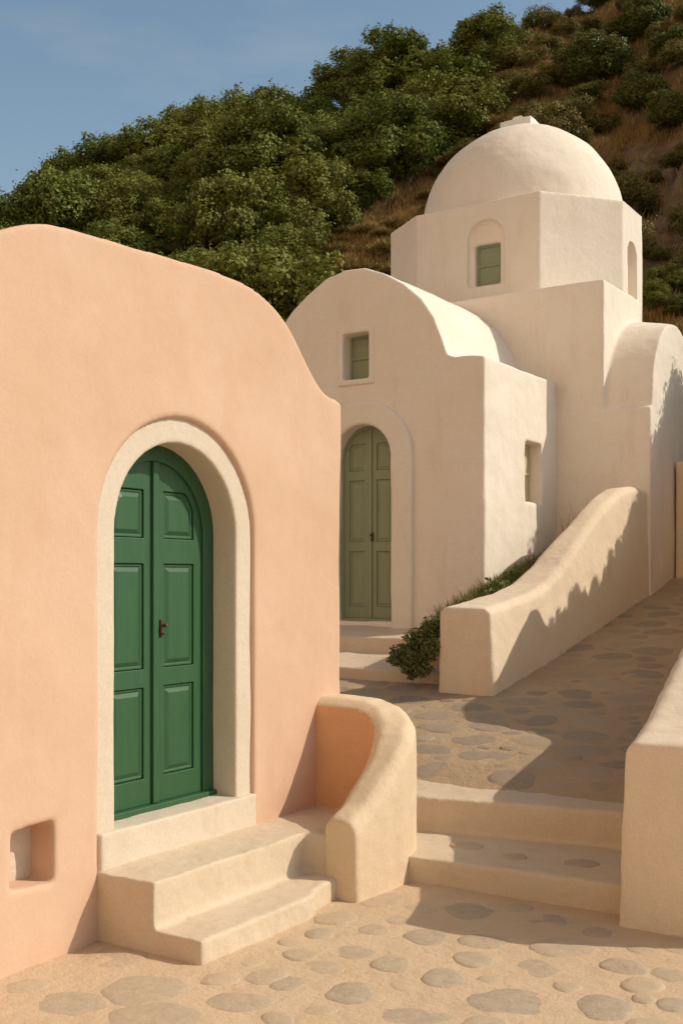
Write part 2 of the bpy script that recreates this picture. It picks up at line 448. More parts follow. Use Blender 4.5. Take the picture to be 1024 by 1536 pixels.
def stone_set(name, spots, zf, seed, mat):
    """flat worn stones bedded in the mortar: one sheet of pavement pattern"""
    r = random.Random(seed)
    V, Fc, T = [], [], []
    for (x, y, rx, ry, rot, tone) in spots:
        n = 22
        ph = [r.uniform(0, 6.28) for _ in range(4)]
        am = [.10 * r.random() + .02, .07 * r.random(), .05 * r.random(), .03 * r.random()]
        base = len(V); hgt = r.uniform(.006, .013)
        tilt = (r.uniform(-.02, .02), r.uniform(-.02, .02)); tone = .04 + .72 * tone
        for (s, h) in ((1.06, -.45), (1.0, .15), (.95, .55), (.82, .9), (.5, 1.1)):
            for k in range(n):
                t = 2 * math.pi * k / n
                q = 1 + am[0] * math.cos(2 * t + ph[0]) + am[1] * math.cos(3 * t + ph[1]) + am[2] * math.cos(5 * t + ph[2]) + am[3] * math.cos(9 * t + ph[3])
                lx, ly = rx * q * s * math.cos(t), ry * q * s * math.sin(t)
                wx = x + lx * math.cos(rot) - ly * math.sin(rot); wy = y + lx * math.sin(rot) + ly * math.cos(rot)
                z = zf(wx, wy) - .005 + hgt * h * (1 + .5 * noise.noise((wx * 9, wy * 9, seed))) + (lx * tilt[0] + ly * tilt[1]) * (h > 0)
                V.append((wx, wy, z)); T.append(tone)
        V.append((x, y, zf(x, y) - .004 + hgt * 1.06)); T.append(tone)
        for ring in range(4):
            for k in range(n):
                a = base + ring * n + k; b = base + ring * n + (k + 1) % n
                Fc.append((a, b, b + n, a + n))
        for k in range(n):
            Fc.append((base + 4 * n + k, base + 4 * n + (k + 1) % n, base + 5 * n))
    me = bpy.data.meshes.new(name); me.from_pydata(V, [], Fc); me.update(); me.shade_smooth()
    at = me.attributes.new('tone', 'FLOAT', 'POINT'); at.data.foreach_set('value', T)
    o = link(name, me, mat)
    return tag(o, kind='structure')

# stones of the plaza: the large ones seen in the photo, then a scatter of half-buried ones
big = [(110,1506,62,20,.25),(215,1484,72,22,.35),(400,1464,33,15,.5),(430,1475,30,13,.2),(525,1490,42,17,.1),(450,1431,28,10,.45),(480,1400,24,11,.35),
       (530,1428,34,13,.3),(588,1448,33,13,.35),(640,1405,38,13,.15),(725,1412,38,13,.25),(710,1440,36,12,.3),(665,1468,36,15,.15),(805,1451,37,17,.1),(770,1503,70,22,.05),
       (705,1366,38,13,.05),(817,1383,36,12,.05),(895,1398,24,9,.1),(935,1451,36,13,.2),(905,1511,47,20,.08),(1005,1463,30,12,.25),(1010,1508,28,12,.2),
       (620,1524,60,16,.1),(230,1523,80,22,.35),(360,1503,52,16,.3),(40,1480,34,12,.6),(560,1395,26,9,.5),(600,1378,26,8,.55),(330,1470,30,10,.7),(735,1470,20,7,.6),
       (960,1425,22,8,.5),(850,1480,24,8,.6),(480,1515,26,9,.6),(965,1500,22,8,.5)]
spots = []
for (px, py, hw, hh, tone) in big:
    c = on_z(px, py, 0); d = Vector((c.x, c.y, 0)).length
    yc = w2c(c.x, c.y)[1]
    rx = hw / F_PX * yc * .98; ry = hh * yc * yc / (F_PX * EYE) * .98
    spots.append((c.x, c.y, rx, min(ry, rx * 1.15), YAW, tone))
def clear(x, y, r_, S, gap):
    return all((x - s[0]) ** 2 + (y - s[1]) ** 2 > (r_ + max(s[2], s[3]) + gap) ** 2 for s in S)
for r_ in (.20, .17, .14, .11, .085):
    for _ in range(2200):
        x, y = rng.uniform(-6, 2.5), rng.uniform(1.5, 6.25)
        if x < -4.3 or (x < -3.6 and y > 4.3): continue
        if clear(x, y, r_ * .92, spots, .014):
            spots.append((x, y, r_ * rng.uniform(.95, 1.1), r_ * rng.uniform(.72, 1.0), rng.uniform(0, 3.1), rng.uniform(.45, .95)))
stone_set('plaza_stones', spots, lambda x, y: .0 + .012 * noise.noise((x * 1.7, y * 1.7, 3.1)), 3, M['stone'])
ps = []
for r_ in (.20, .165, .135, .105, .08, .06):
    for _ in range(6000):
        x, y = rng.uniform(-8, -2.2), rng.uniform(7.72, 14.9)
        if all(((x - q_[0]) / 1.15) ** 2 + ((y - q_[1]) / .80) ** 2 > (r_ + q_[2] / 1.12 + .012) ** 2 for q_ in ps):
            ps.append((x, y, r_ * 1.12, r_ * rng.uniform(.68, .80), rng.uniform(-.25, .25), rng.choice((.1, .25, .4, .55, .75, .95))))
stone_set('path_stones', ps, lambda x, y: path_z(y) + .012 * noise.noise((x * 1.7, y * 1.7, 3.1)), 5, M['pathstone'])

# the two alley steps up to the path
bm = bmesh.new()
prism(bm, [(-4.7, 6.36), (-3.66, 6.36), (-2.25, 6.42), (-1.6, 6.44), (-1.6, 7.6), (-4.7, 7.6)], -.2, .172)
prism(bm, [(-4.7, 6.98), (-3.95, 7.04), (-2.5, 7.30), (-1.6, 7.42), (-1.6, 7.9), (-4.7, 7.9)], -.1, .415)
tag(soft('alley_steps', bm, M['step'], voxel=.016, smooth=4, disp=((.5, .03), (.12, .010), (.035, .005))), kind='structure')
ss = [(on_z(px, py, .175), hw, hh) for (px, py, hw, hh) in ((870, 1295, 28, 8), (770, 1285, 20, 7), (700, 1268, 26, 7))]
stone_set('step_stones', [(c.x, c.y, hw / F_PX * 7.3, hw / F_PX * 6, YAW, .3 + .32 * k) for k, (c, hw, hh) in enumerate(ss)], lambda x, y: .178, 9, M['stone'])

# ------------------------------------------------------------------ PINK HOUSE
FX = -4.46
house = thing('pink_house', (FX, 5.1, 0), 'peach plastered house with a low rounded roof and arched green door', 'house')
prof_px = [(35, 335), (60, 334.5), (85, 337), (130, 348), (200, 369), (270, 388), (330, 409), (380, 434), (415, 464), (440, 501), (462, 546), (478, 577), (492, 594), (505, 601), (512, 607)]
pr = [(p.y, p.z) for p in (on_x(a, b, FX) for a, b in prof_px)]
y_ap = pr[1][0]
pr = pr[1:]
left = [(p.y, p.z) for p in (on_x(a, b, FX) for a, b in [(-620, 760), (-560, 640), (-470, 560), (-350, 500), (-230, 440), (-120, 390), (-50, 360), (0, 345), (35, 336)])]
def spline(P, n=6):
    Q = []
    for i in range(len(P) - 1):
        p0, p1, p2, p3 = P[max(0, i - 1)], P[i], P[i + 1], P[min(len(P) - 1, i + 2)]
        for k in range(n):
            t = k / n
            Q.append(tuple(.5 * (2 * p1[c] + (p2[c] - p0[c]) * t + (2 * p0[c] - 5 * p1[c] + 4 * p2[c] - p3[c]) * t * t + (3 * p1[c] - p0[c] - 3 * p2[c] + p3[c]) * t ** 3) for c in (0, 1)))
    return Q + [tuple(P[-1])]
line = spline(left + pr)
left, pr = line[:1], line[1:]
poly = [(left[0][0], -.15)] + left + pr + [(pr[-1][0], -.15)]
YC = 5.105                                                  # middle of the doorway
bm = bmesh.new()
solid(bm, poly, -5.2, 0, side(FX))
cut = bmesh.new()
solid(cut, arch(YC, .70, .30, 2.262), -.6, .3, side(FX))
n0, n1 = on_x(16, 1240, FX), on_x(83, 1324, FX)
nz0, nz1 = on_x(83, 1324, FX).z, on_x(83, 1229, FX).z
solid(cut, [(n0.y, nz0 + .02), (n1.y, nz0), (n1.y, nz1), (n0.y + .01, nz1 - .018)], -.36, .3, side(FX))
soft('wall', bm, M['pink'], house, voxel=.0165, smooth=3, disp=((1.0, .03), (.4, .004)), cut=cut)
# back of the niche
bm = bmesh.new()
solid(bm, [(n0.y - .05, nz0 - .05), (n1.y + .05, nz0 - .05), (n1.y + .05, nz1 + .05), (n0.y - .05, nz1 + .05)], -.30, -.19, side(FX))
o = soft('niche_back', bm, M['trim'], house, voxel=.010, smooth=2, disp=((.15, .02), (.03, .006)))
# pale surround, set a little back from the wall face
bm = bmesh.new()
ring = arch(YC, .715, .38, 2.262)
inner = arch(YC, .545, .38, 2.262)
solid(bm, ring[:1] + ring[1:] + inner[::-1], -.40, -.032, side(FX))
soft('door_surround', bm, M['trim'], house, voxel=.011, smooth=5, disp=((.6, .012),))
bm = bmesh.new()
solid(bm, [(YC - .70, .28), (YC + .705, .28), (YC + .705, .578), (YC - .70, .578)], -.5, .012, side(FX))
soft('threshold', bm, M['trim'], house, voxel=.016, smooth=4, disp=((.4, .016), (.1, .004)))

def panel_outline(a0, a1, b0, b1, archf=None, seg=10):
    if archf is None: return [(a0, b0), (a1, b0), (a1, b1), (a0, b1)]
    p = [(a0, b0), (a1, b0)]
    for i in range(seg + 1):
        a = a1 + (a0 - a1) * i / seg
        p.append((a, min(b1, archf(a))))
    return p
def make_door(parent, mp_, ac, r, z0, zs, mat, panels, frame=.10, deep=0.0, hx=.03, hz=1.6):
    """arched double door: frame, two panelled leaves, an astragal and a latch.  deep = distance of leaf face behind the wall plane"""
    bm = bmesh.new()
    fo = arch(ac, r + .02, z0, zs); fi = arch(ac, r - frame, z0, zs)
    solid(bm, fo + fi[::-1], -deep - .07, -deep + .02, mp_)
    solid(bm, [(ac - r - .02, z0 - .01), (ac + r + .02, z0 - .01), (ac + r + .02, z0 + .035), (ac - r - .02, z0 + .035)], -deep - .07, -deep + .05, mp_)
    door = hard('door', bm, mat, parent, bevel=.005)
    ri = r - frame
    def af(off): return lambda a: zs + math.sqrt(max(1e-4, (ri - off) ** 2 - (a - ac) ** 2)) if abs(a - ac) < ri - off else zs
    for s in (-1, 1):
        lo, hi = (ac - ri - .012, ac - .004) if s < 0 else (ac + .004, ac + ri + .012)
        bm = bmesh.new()
        big_ = arch(ac, ri + .012, z0 + .02, zs, 40)
        out_ = [(lo, z0 + .036), (hi, z0 + .036)]
        N_ = 24
        for i in range(N_ + 1):
            a = hi + (lo - hi) * i / N_
            d = (ri + .012) ** 2 - (a - ac) ** 2
            out_.append((a, zs + math.sqrt(max(0, d))))
        holes, pans = [], []
        w_ = hi - lo
        if s < 0: p0, p1 = lo + .085, hi - .085
        else: p0, p1 = lo + .085, hi - .085
        for k, (b0, b1) in enumerate(panels):
            f = af(.042) if k == len(panels) - 1 else None
            h = panel_outline(p0, p1, b0, b1, f)
            holes.append(h); pans.append(h)
        # backing board, rails and stiles, then the raised fields
        solid(bm, out_, -deep - .05, -deep - .028, mp_)
        solid(bm, out_, -deep - .0285, -deep, mp_, holes)
        for h in pans:
            cxa = sum(p[0] for p in h) / len(h); cza = (min(p[1] for p in h) + max(p[1] for p in h)) / 2
            hw_ = (max(p[0] for p in h) - min(p[0] for p in h)) / 2; hh_ = (max(p[1] for p in h) - min(p[1] for p in h)) / 2
            def ins(d): return [(cxa + (p[0] - cxa) * (1 - d / hw_), cza + (p[1] - cza) * (1 - d / hh_)) for p in h]
            rings = []
            for d, c in ((.004, -.028), (.004, -.012), (.018, -.012), (.022, -.019), (.050, -.004), (.052, -.004)):
                rings.append([mp_(p[0], p[1], -deep + c) for p in ins(d)])
            loft(bm, rings)
        leaf = link('door_leaf', tomesh(bm, 'door_leaf'), mat)
        b = leaf.modifiers.new('b', 'BEVEL'); b.width = .004; b.segments = 2; b.limit_method = 'ANGLE'; b.angle_limit = math.radians(40)
        me = bake(leaf); leaf.modifiers.clear(); old = leaf.data; leaf.data = me; me.name = 'door_leaf'; bpy.data.meshes.remove(old)
        leaf.parent = door
        leaf.location = -Vector(parent.location) - Vector(door.location)
    bm = bmesh.new()
    zt = zs + math.sqrt(ri * ri - .03 ** 2) + .0
    solid(bm, [(ac - .026, z0 + .036), (ac + .026, z0 + .036), (ac + .026, zt), (ac - .026, zt)], -deep - .002, -deep + .022, mp_)
    a_ = hard('astragal', bm, mat, None, bevel=.006)
    a_.parent = door; a_.location = -Vector(parent.location) - Vector(door.location)
    # latch: back plate, thumb knob and key barrel
    bm = bmesh.new()
    solid(bm, [(ac + hx - .013, hz - .055), (ac + hx + .013, hz - .055), (ac + hx + .013, hz + .055), (ac + hx - .013, hz + .055)], -deep, -deep + .030, mp_)
    for (dz_, rr, l_) in ((.02, .012, .065), (-.03, .009, .045)):
        rings = []
        for c, q in ((.02, .6), (.035, .6), (.045, 1.0), (l_, 1.0), (l_ + .006, .5)):
            rings.append([mp_(ac + hx + rr * q * math.cos(t * math.pi / 5), hz + dz_ + rr * q * math.sin(t * math.pi / 5), -deep + c) for t in range(10)])
        loft(bm, rings)
    h_ = hard('door_handle', bm, M['metal'], None, bevel=.003)
    h_.parent = door; h_.location = -Vector(parent.location) - Vector(door.location)
    return door
make_door(house, side(FX), YC, .545, .575, 2.262, M['green'],
          [(.77, 1.325), (1.436, 2.08), (2.235, 2.53)], frame=.10, deep=.24, hx=.045, hz=1.68)

# its plastered steps
steps = bmesh.new()
Y0 = 4.39
prism(steps, [(FX - .1, Y0), (-3.715, Y0), (-3.705, 5.36), (-3.74, 5.46), (FX - .1, 5.70)], -.15, .132)
prism(steps, [(FX - .1, Y0), (-4.045, Y0), (-4.04, 5.78), (-3.72, 5.80), (-3.72, 6.62), (FX - .1, 6.62)], -.15, .378)
prism(steps, [(FX - .1, 5.3), (-3.76, 5.4), (-3.80, 5.9), (FX - .1, 5.9)], -.15, .134)
o = soft('entrance_steps', steps, M['step'], voxel=.014, smooth=5, disp=((.5, .03), (.10, .010), (.035, .005)))
tag(o, 'sand plastered steps climbing to the green door of the peach house', 'steps')

# the curved parapet beside them
cl = [(-4.55, 6.68, 1.15, .16), (-4.30, 6.68, 1.15, .16), (-4.08, 6.675, 1.14, .16), (-3.93, 6.63, 1.10, .155), (-3.83, 6.54, 1.03, .15),
      (-3.775, 6.42, .95, .145), (-3.755, 6.28, .84, .135), (-3.755, 6.10, .70, .13), (-3.76, 5.92, .565, .125), (-3.765, 5.76, .49, .12)]
bm = bmesh.new()
rings = []
for i, (x, y, zt, hw) in enumerate(cl):
    a = cl[max(0, i - 1)]; b = cl[min(len(cl) - 1, i + 1)]
    t = Vector((b[0] - a[0], b[1] - a[1], 0)).normalized(); nn = Vector((-t.y, t.x, 0))
    p = Vector((x, y, 0))
    wb = hw * 1.08
    rings.append([p + nn * wb + Vector((0, 0, -.15)), p + nn * hw + Vector((0, 0, zt - .06)), p + nn * hw * .55 + Vector((0, 0, zt)),
                  p - nn * hw * .55 + Vector((0, 0, zt)), p - nn * hw + Vector((0, 0, zt - .06)), p - nn * wb + Vector((0, 0, -.15))])
loft(bm, rings)
o = soft('parapet_wall', bm, M['parapet'], voxel=.018, smooth=9, disp=((.5, .025), (.10, .007)))
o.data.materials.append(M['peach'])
for f in o.data.polygons:                                   # inner side limewashed peach, its orange deepened to carry warm bounce light
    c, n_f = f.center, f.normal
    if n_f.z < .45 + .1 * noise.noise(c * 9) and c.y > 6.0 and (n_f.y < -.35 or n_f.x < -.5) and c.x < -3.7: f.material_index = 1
tag(o, 'curved sandy parapet sweeping down from the peach house corner to its steps', 'wall')

# ------------------------------------------------------------------ WHITE CHURCH
NY = 11.8                                                   # front of the nave
church = thing('church', (-6.8, 14.0, 1.2), 'white plastered chapel with dome, octagonal drum and sage green doors', 'church')
np_ = [(726, 533), (700, 533), (681, 534), (670, 530), (661, 503), (649, 474), (631, 447), (605, 425), (575, 409), (545, 402.5), (515, 407), (490, 418), (460, 442), (435, 470)]
q = [(p.x, p.z) for p in (on_y(a, b, NY) for a, b in np_)]
nave = [(q[0][0], .3)] + q + [(-8.85, 5.02), (-9.03, 4.60), (-9.55, 4.58), (-9.55, .3)]
bm = bmesh.new()
solid(bm, nave, -2.6, 0, front(NY))
DCX, DR, DSP, DZ0 = -7.36, .425, 3.47, 1.44
cut = bmesh.new()
solid(cut, arch(DCX, DR, DZ0, DSP), -.32, .3, front(NY))
w0, w1 = on_y(515, 571, NY), on_y(553.5, 497, NY)
solid(cut, [(w0.x, w0.z), (w1.x, w0.z), (w1.x, w1.z), (w0.x, w1.z)], -.26, .3, front(NY))
SX = q[0][0]
v0, v1 = on_x(788, 752, SX), on_x(812, 668, SX)
solid(cut, [(v0.y, v0.z), (v1.y, v0.z), (v1.y, v0.z + .76), (v0.y, v0.z + .76)], -.20, .3, side(SX))
soft('nave', bm, M['white'], church, voxel=.022, smooth=1, disp=((1.2, .045), (.3, .012)), cut=cut)
# raised band round the door
bm = bmesh.new()
ro = arch(DCX, .72, 1.30, DSP); ri_ = arch(DCX, DR, 1.30, DSP)
solid(bm, ro + ri_[::-1], -.16, .075, front(NY))
soft('door_surround', bm, M['white'], church, voxel=.02, smooth=5, disp=((.5, .02), (.12, .004)))
make_door(church, front(NY), DCX, DR, DZ0, DSP, M['sage'], [(1.62, 2.32), (2.44, 3.22), (3.34, 3.68)], frame=.035, deep=.17, hx=.03, hz=2.5)
def ring_frame(name, a0, a1, b0, b1, wdt, c0, c1, mp_, mat, parent):
    bm = bmesh.new()
    solid(bm, [(a0 - wdt, b0 - wdt), (a1 + wdt, b0 - wdt), (a1 + wdt, b1 + wdt), (a0 - wdt, b1 + wdt)], c0, c1, mp_, [[(a0, b0), (a1, b0), (a1, b1), (a0, b1)]])
    return soft(name, bm, mat, parent, voxel=.014, smooth=3, disp=((.3, .008),))
def shutter(name, parent, a0, a1, b0, b1, c, mp_, mat, rails=(.5,)):
    """painted shutter: two leaves of boards framed by stiles and rails"""
    bm = bmesh.new()
    solid(bm, [(a0, b0), (a1, b0), (a1, b1), (a0, b1)], c - .03, c, mp_)
    sw = .045
    hs_ = []
    zz = [b0 + sw] + [b0 + (b1 - b0) * r_ for r_ in rails] + [b1 - sw]
    for lo, hi in zip(zz, zz[1:]):
        hs_.append([(a0 + sw, lo + (.018 if lo != zz[0] else 0)), (a1 - sw, lo + (.018 if lo != zz[0] else 0)), (a1 - sw, hi - (.018 if hi != zz[-1] else 0)), (a0 + sw, hi - (.018 if hi != zz[-1] else 0))])
    solid(bm, [(a0, b0), (a1, b0), (a1, b1), (a0, b1)], c - .001, c + .018, mp_, hs_)
    return hard(name, bm, mat, parent, bevel=.004)
ww = ring_frame('window', w0.x, w1.x, w0.z, w1.z, .075, -.10, .025, front(NY), M['white'], church)
s_ = shutter('shutter', None, w0.x - .01, w1.x + .01, w0.z - .01, w1.z + .01, -.17, front(NY), M['sage'], rails=(.5,))
s_.parent = ww; s_.location = -Vector(church.location) - Vector(ww.location)
# side window of the nave: bare plaster reveal with a closed shutter deep inside
s_ = shutter('side_shutter', church, v0.y - .01, v1.y + .01, v0.z - .01, v0.z + .77, -.175, side(SX), M['palewood'])
s_['label'] = 'pale shutter at the back of the recessed side window'

# crossing block with the vaulted side chapel
TY, TX = 14.0, -5.05
bm = bmesh.new()
box(bm, -9.5, TX, TY, 15.45, .5, 5.88)
box(bm, -9.2, -5.42, 15.2, 17.6, .5, 5.6)
CXE = -4.44
cp = [(TY + .002, .5), (TY + .002, 4.17), (TY + .06, 4.18)]
for i in range(73):
    t = math.pi - math.pi * i / 72
    cp.append((15.07 + .99 * math.cos(t), 4.20 + 1.20 * math.sin(t)))
cp += [(16.1, 4.18), (16.1, .5)]
cq = [(TY + .002, .5), (TY + .002, 4.17), (TY + .04, 4.18)]
for i in range(73):
    t = math.pi - math.pi * i / 72
    cq.append((15.48 + 1.44 * math.cos(t), 4.20 + 1.38 * math.sin(t)))
cq += [(16.95, 4.18), (16.95, .5)]
loft(bm, [[(CXE, a, b) for a, b in cp], [(TX - .1, a, b) for a, b in cq], [(TX - .6, a, b) for a, b in cq]])
soft('crossing', bm, M['white'], church, voxel=.022, smooth=3, disp=((1.2, .045), (.3, .012)))
# drum
DY = 14.6
dp = [(-8.17, DY), (-6.21, DY), (-5.36, 15.65), (-5.36, 16.5), (-6.15, 17.7), (-8.17, 17.7), (-8.98, 17.0), (-8.95, 15.15)]
bm = bmesh.new()
prism(bm, dp, 5.5, 7.42)
cut = bmesh.new()
d0, d1 = on_y(708, 428, DY), on_y(746, 360, DY)
dcx = (d0.x + d1.x) / 2
solid(cut, arch(dcx, .285, d0.z - .03, 6.88), -.085, .3, front(DY))
solid(cut, [(d0.x, d0.z), (d1.x, d0.z), (d1.x, d1.z), (d0.x, d1.z)], -.22, .3, front(DY))
solid(cut, arch(16.06, .20, 6.05, 6.72), -.22, .3, side(-5.36))
soft('drum', bm, M['white'], church, voxel=.020, smooth=1, disp=((1.2, .025), (.25, .005)), cut=cut)
s_ = shutter('window', church, d0.x - .01, d1.x + .01, d0.z - .01, d1.z + .01, -.17, front(DY), M['sage'], rails=(.5,))
# dome
DC = Vector((-7.20, 16.26, 7.40)); DRAD = 1.575
bm = bmesh.new()
rings = []
rings.append([(DC.x + DRAD * math.cos(2 * math.pi * k / 96), DC.y + DRAD * math.sin(2 * math.pi * k / 96), DC.z - .1) for k in range(96)])
for i in range(0, 36):
    t = i / 36 * math.pi / 2
    rings.append([(DC.x + DRAD * math.cos(t) * math.cos(2 * math.pi * k / 96), DC.y + DRAD * math.cos(t) * math.sin(2 * math.pi * k / 96), DC.z + 1.62 * math.sin(t)) for k in range(96)])
loft(bm, rings)
dome = soft('dome', bm, M['white'], church, voxel=.035, smooth=6, disp=((.9, .06), (.25, .014)))
bm = bmesh.new()
zt = DC.z + 1.57
prism(bm, [(DC.x - .27, DC.y - .25), (DC.x + .25, DC.y - .25), (DC.x + .25, DC.y + .25), (DC.x - .27, DC.y + .25)], zt, zt + .165)
solid(bm, [(DC.x - .13, zt + .15), (DC.x + .13, zt + .15), (DC.x + .05, zt + .24), (DC.x - .08, zt + .24)], -.16, .16, front(DC.y))
c_ = soft('dome_cap', bm, M['cap'], None, voxel=.012, smooth=3, disp=((.15, .02),))
c_.parent = dome; c_.location = -Vector(church.location) - Vector(dome.location)
# steps to the church door
bm = bmesh.new()
def slab(x0, x1, y0, y1, zb, zf_, zr):
    rings = [[(x0, y0, zb), (x0, y0, zf_), (x0, y1, zr), (x0, y1, zb)], [(x1, y0, zb), (x1, y0, zf_), (x1, y1, zr), (x1, y1, zb)]]
    loft(bm, rings)
slab(-9.4, -5.15, 10.12, 11.95, .5, 1.02, 1.19)
loft(bm, [[(-9.4, 11.12, .6), (-6.4, 11.12, .6), (-6.05, 11.3, .6), (-5.9, 11.9, .6), (-9.4, 11.95, .6)],
          [(-9.4, 11.12, 1.29), (-6.4, 11.12, 1.29), (-6.05, 11.3, 1.31), (-5.9, 11.9, 1.40), (-9.4, 11.95, 1.42)]])
o = soft('church_steps', bm, M['step'], voxel=.022, smooth=6, disp=((.5, .03), (.12, .008)))
tag(o, 'low worn plaster steps in front of the sage green chapel door', 'steps')

# parapet along the path, beside the church
PZ = [(9.84, 1.70), (10.3, 1.755), (10.8, 1.83), (11.15, 1.93), (11.5, 2.10), (11.9, 2.37), (12.55, 2.77), (13.0, 2.98), (13.3, 3.08), (13.7, 3.13), (14.15, 3.10)]
bm = bmesh.new()
rings = []
yy = 9.84
while yy < 14.2:
    t = (yy - 9.84) / 4.2
    xr = -4.69 + .21 * t; xl = lerp_tab([(9.84, -5.25), (10.6, -5.22), (11.6, -5.02), (12.5, -4.86), (14.2, -4.86)], yy)
    zt = lerp_tab(PZ, yy); zb = .45
    rings.append([(xl - .04, yy, zb), (xl, yy, zt - .05), (xl + .07, yy, zt), (xr - .07, yy, zt + .005), (xr, yy, zt - .05), (xr + .05, yy, zb)])
    yy += .12
loft(bm, rings)
o = soft('parapet_wall', bm, M['wallcream'], voxel=.022, smooth=9, disp=((.6, .035), (.12, .007)))
tag(o, 'thick cream parapet rising in a wave between chapel and stone path', 'wall')

# wall on the right of the alley
RZ = [(6.2, 1.055), (6.6, 1.13), (7.2, 1.30), (7.9, 1.53), (8.6, 1.64), (9.25, 1.72), (9.65, 2.0), (10.2, 2.65), (10.75, 2.95), (11.1, 3.0), (11.95, 3.7), (12.1, 3.65), (12.25, 3.4), (13.7, 3.8), (14.8, 4.4), (16.5, 4.6)]
RX = [(6.2, -2.12), (7.0, -2.20), (8.0, -2.30), (9.2, -2.42), (10.5, -2.50), (16.5, -2.6)]
bm = bmesh.new()
rings = []
yy = 6.2
while yy < 15.2:
    xl = lerp_tab(RX, yy); xr = xl + .75; zt = lerp_tab(RZ, yy)
    rings.append([(xl - .045, yy, -.2), (xl, yy, zt - .05), (xl + .06, yy, zt), (xr - .06, yy, zt), (xr, yy, zt - .05), (xr + .03, yy, -.2)])
    yy += .15
loft(bm, rings)
o = soft('alley_wall', bm, M['wallcream'], voxel=.024, smooth=8, disp=((.6, .035), (.12, .008)))
tag(o, 'thick whitewashed wall at the right edge climbing beside the alley steps', 'wall')
# wall closing the head of the path
bm = bmesh.new()
box(bm, -4.41, -2.4, 14.95, 15.4, 1.2, 3.55)
o = soft('end_wall', bm, M['wallcream'], voxel=.03, smooth=8)
tag(o, 'shaded plaster wall at the top end of the stone path', 'wall')

# ------------------------------------------------------------------ HILL
RIDGE = [(-1500, 760), (-700, 640), (-300, 480), (0, 366), (110, 306), (250, 246), (380, 200), (520, 180), (640, 146), (700, 116), (790, 50), (860, 20), (900, 0), (1024, -80), (1300, -190), (1800, -260)]
YB, YR = 23.0, 48.0
def hill_z(xc, yc):
    px = CX + F_PX * xc / max(yc, 4.0)
    rz = EYE + (HY - lerp_tab(RIDGE, px)) / F_PX * YR
    zb = 2.2 + .035 * max(0, xc + 6)
    s = (yc - YB) / (YR - YB)
    if s <= 0: return zb - .6 + .6 * math.exp(s * 3)
    if s <= 1: z = zb + (rz - zb) * (s ** .92)
    else: z = rz - (s - 1) * 4.0 - (s - 1) ** 2 * 2
    k = min(1, s * 3)
    z += k * (1.1 * noise.noise((xc * .16, yc * .16, 1.7)) + .45 * noise.noise((xc * .45, yc * .45, 5.0)))
    # spur on the right that throws the gully into shade
    d = ((xc - 13.9) / 2.2) ** 2 + ((yc - 30.0) / 5.0) ** 2
    z += 6.2 * math.exp(-d)
    z += .50 * k * noise.noise((xc * 1.1, yc * 1.1, 7.7)) + .16 * k * noise.noise((xc * 2.6, yc * 2.6, 3.7))
    d = ((xc - 9.6) / 1.7) ** 2 + ((yc - 34.5) / 5.0) ** 2
    z -= (1.3 + .9 * noise.noise((xc * 1.1, yc * .5, 4)) + .5 * noise.noise((xc * 2.6, yc * 1.4, 9))) * math.exp(-d)
    return z
V = []; Fc = []; BA = []
us = np.concatenate([np.linspace(-60, -22, 20), np.linspace(-21, 22, 240), np.linspace(24, 70, 20)])
vsr = np.concatenate([np.linspace(18.5, 52, 200), np.linspace(53, 140, 24)])
for yc in vsr:
    for xc in us:
        x, y = c2w(xc, yc); V.append((x, y, hill_z(xc, yc)))
        px = CX + F_PX * xc / yc; py = HY - (V[-1][2] - EYE) / yc * F_PX
        d = max(abs((px - 985) / 75), abs((py - 290) / 85)) + .35 * noise.noise((xc * .9, yc * .9, 2))
        BA.append(max(0, min(1, (1.15 - d) * 2)))
nu = len(us)
for j in range(len(vsr) - 1):
    for i in range(nu - 1):
        a = j * nu + i; Fc.append((a, a + 1, a + nu + 1, a + nu))
me = bpy.data.meshes.new('hill'); me.from_pydata(V, [], Fc); me.update(); me.shade_smooth()
at = me.attributes.new('bare', 'FLOAT', 'POINT'); at.data.foreach_set('value', BA)
tag(link('hill', me, M['hill']), kind='structure')
# open ground under and around everything
S = 900
me = bpy.data.meshes.new('ground'); me.from_pydata([(-S, -S, -.25), (S, -S, -.25), (S, S, -.25), (-S, S, -.25)], [], [(0, 1, 2, 3)]); me.update()
tag(link('ground', me, M['hill']), kind='structure')

def hit_hill(px, py):
    a, b = (px - CX) / F_PX, -(py - HY) / F_PX
    yc = 20.0
    while yc < 60:
        if EYE + b * yc < hill_z(a * yc, yc): return a * yc, yc
        yc += .12
    return None

# ------------------------------------------------------------------ FOLIAGE
def quads_mesh(name, C_, Nn, size, seed, aspect=1.5):
    """leaf-sized diamonds at points C_ with normals Nn"""
    r = np.random.default_rng(seed)
    n = len(C_)
    Nn = Nn / np.maximum(1e-6, np.linalg.norm(Nn, axis=1, keepdims=True))
    t = r.normal(size=(n, 3)); t -= Nn * (t * Nn).sum(1, keepdims=True); t /= np.linalg.norm(t, axis=1, keepdims=True)
    b = np.cross(Nn, t)
    s = size * r.uniform(.6, 1.35, (n, 1))
    fold = Nn * s * .18
    P = np.stack([C_ - t * s * .5 * aspect, C_ + b * s * .5 + fold, C_ + t * s * .5 * aspect, C_ - b * s * .5 + fold], 1).reshape(-1, 3)
    me = bpy.data.meshes.new(name)
    me.vertices.add(4 * n); me.vertices.foreach_set('co', P.astype(np.float32).ravel())
    me.loops.add(4 * n); me.loops.foreach_set('vertex_index', np.arange(4 * n, dtype=np.int32))
    me.polygons.add(n); me.polygons.foreach_set('loop_start', np.arange(0, 4 * n, 4, dtype=np.int32))
    me.polygons.foreach_set('loop_total', np.full(n, 4, np.int32))
    me.update(calc_edges=True); me.validate()
    return me
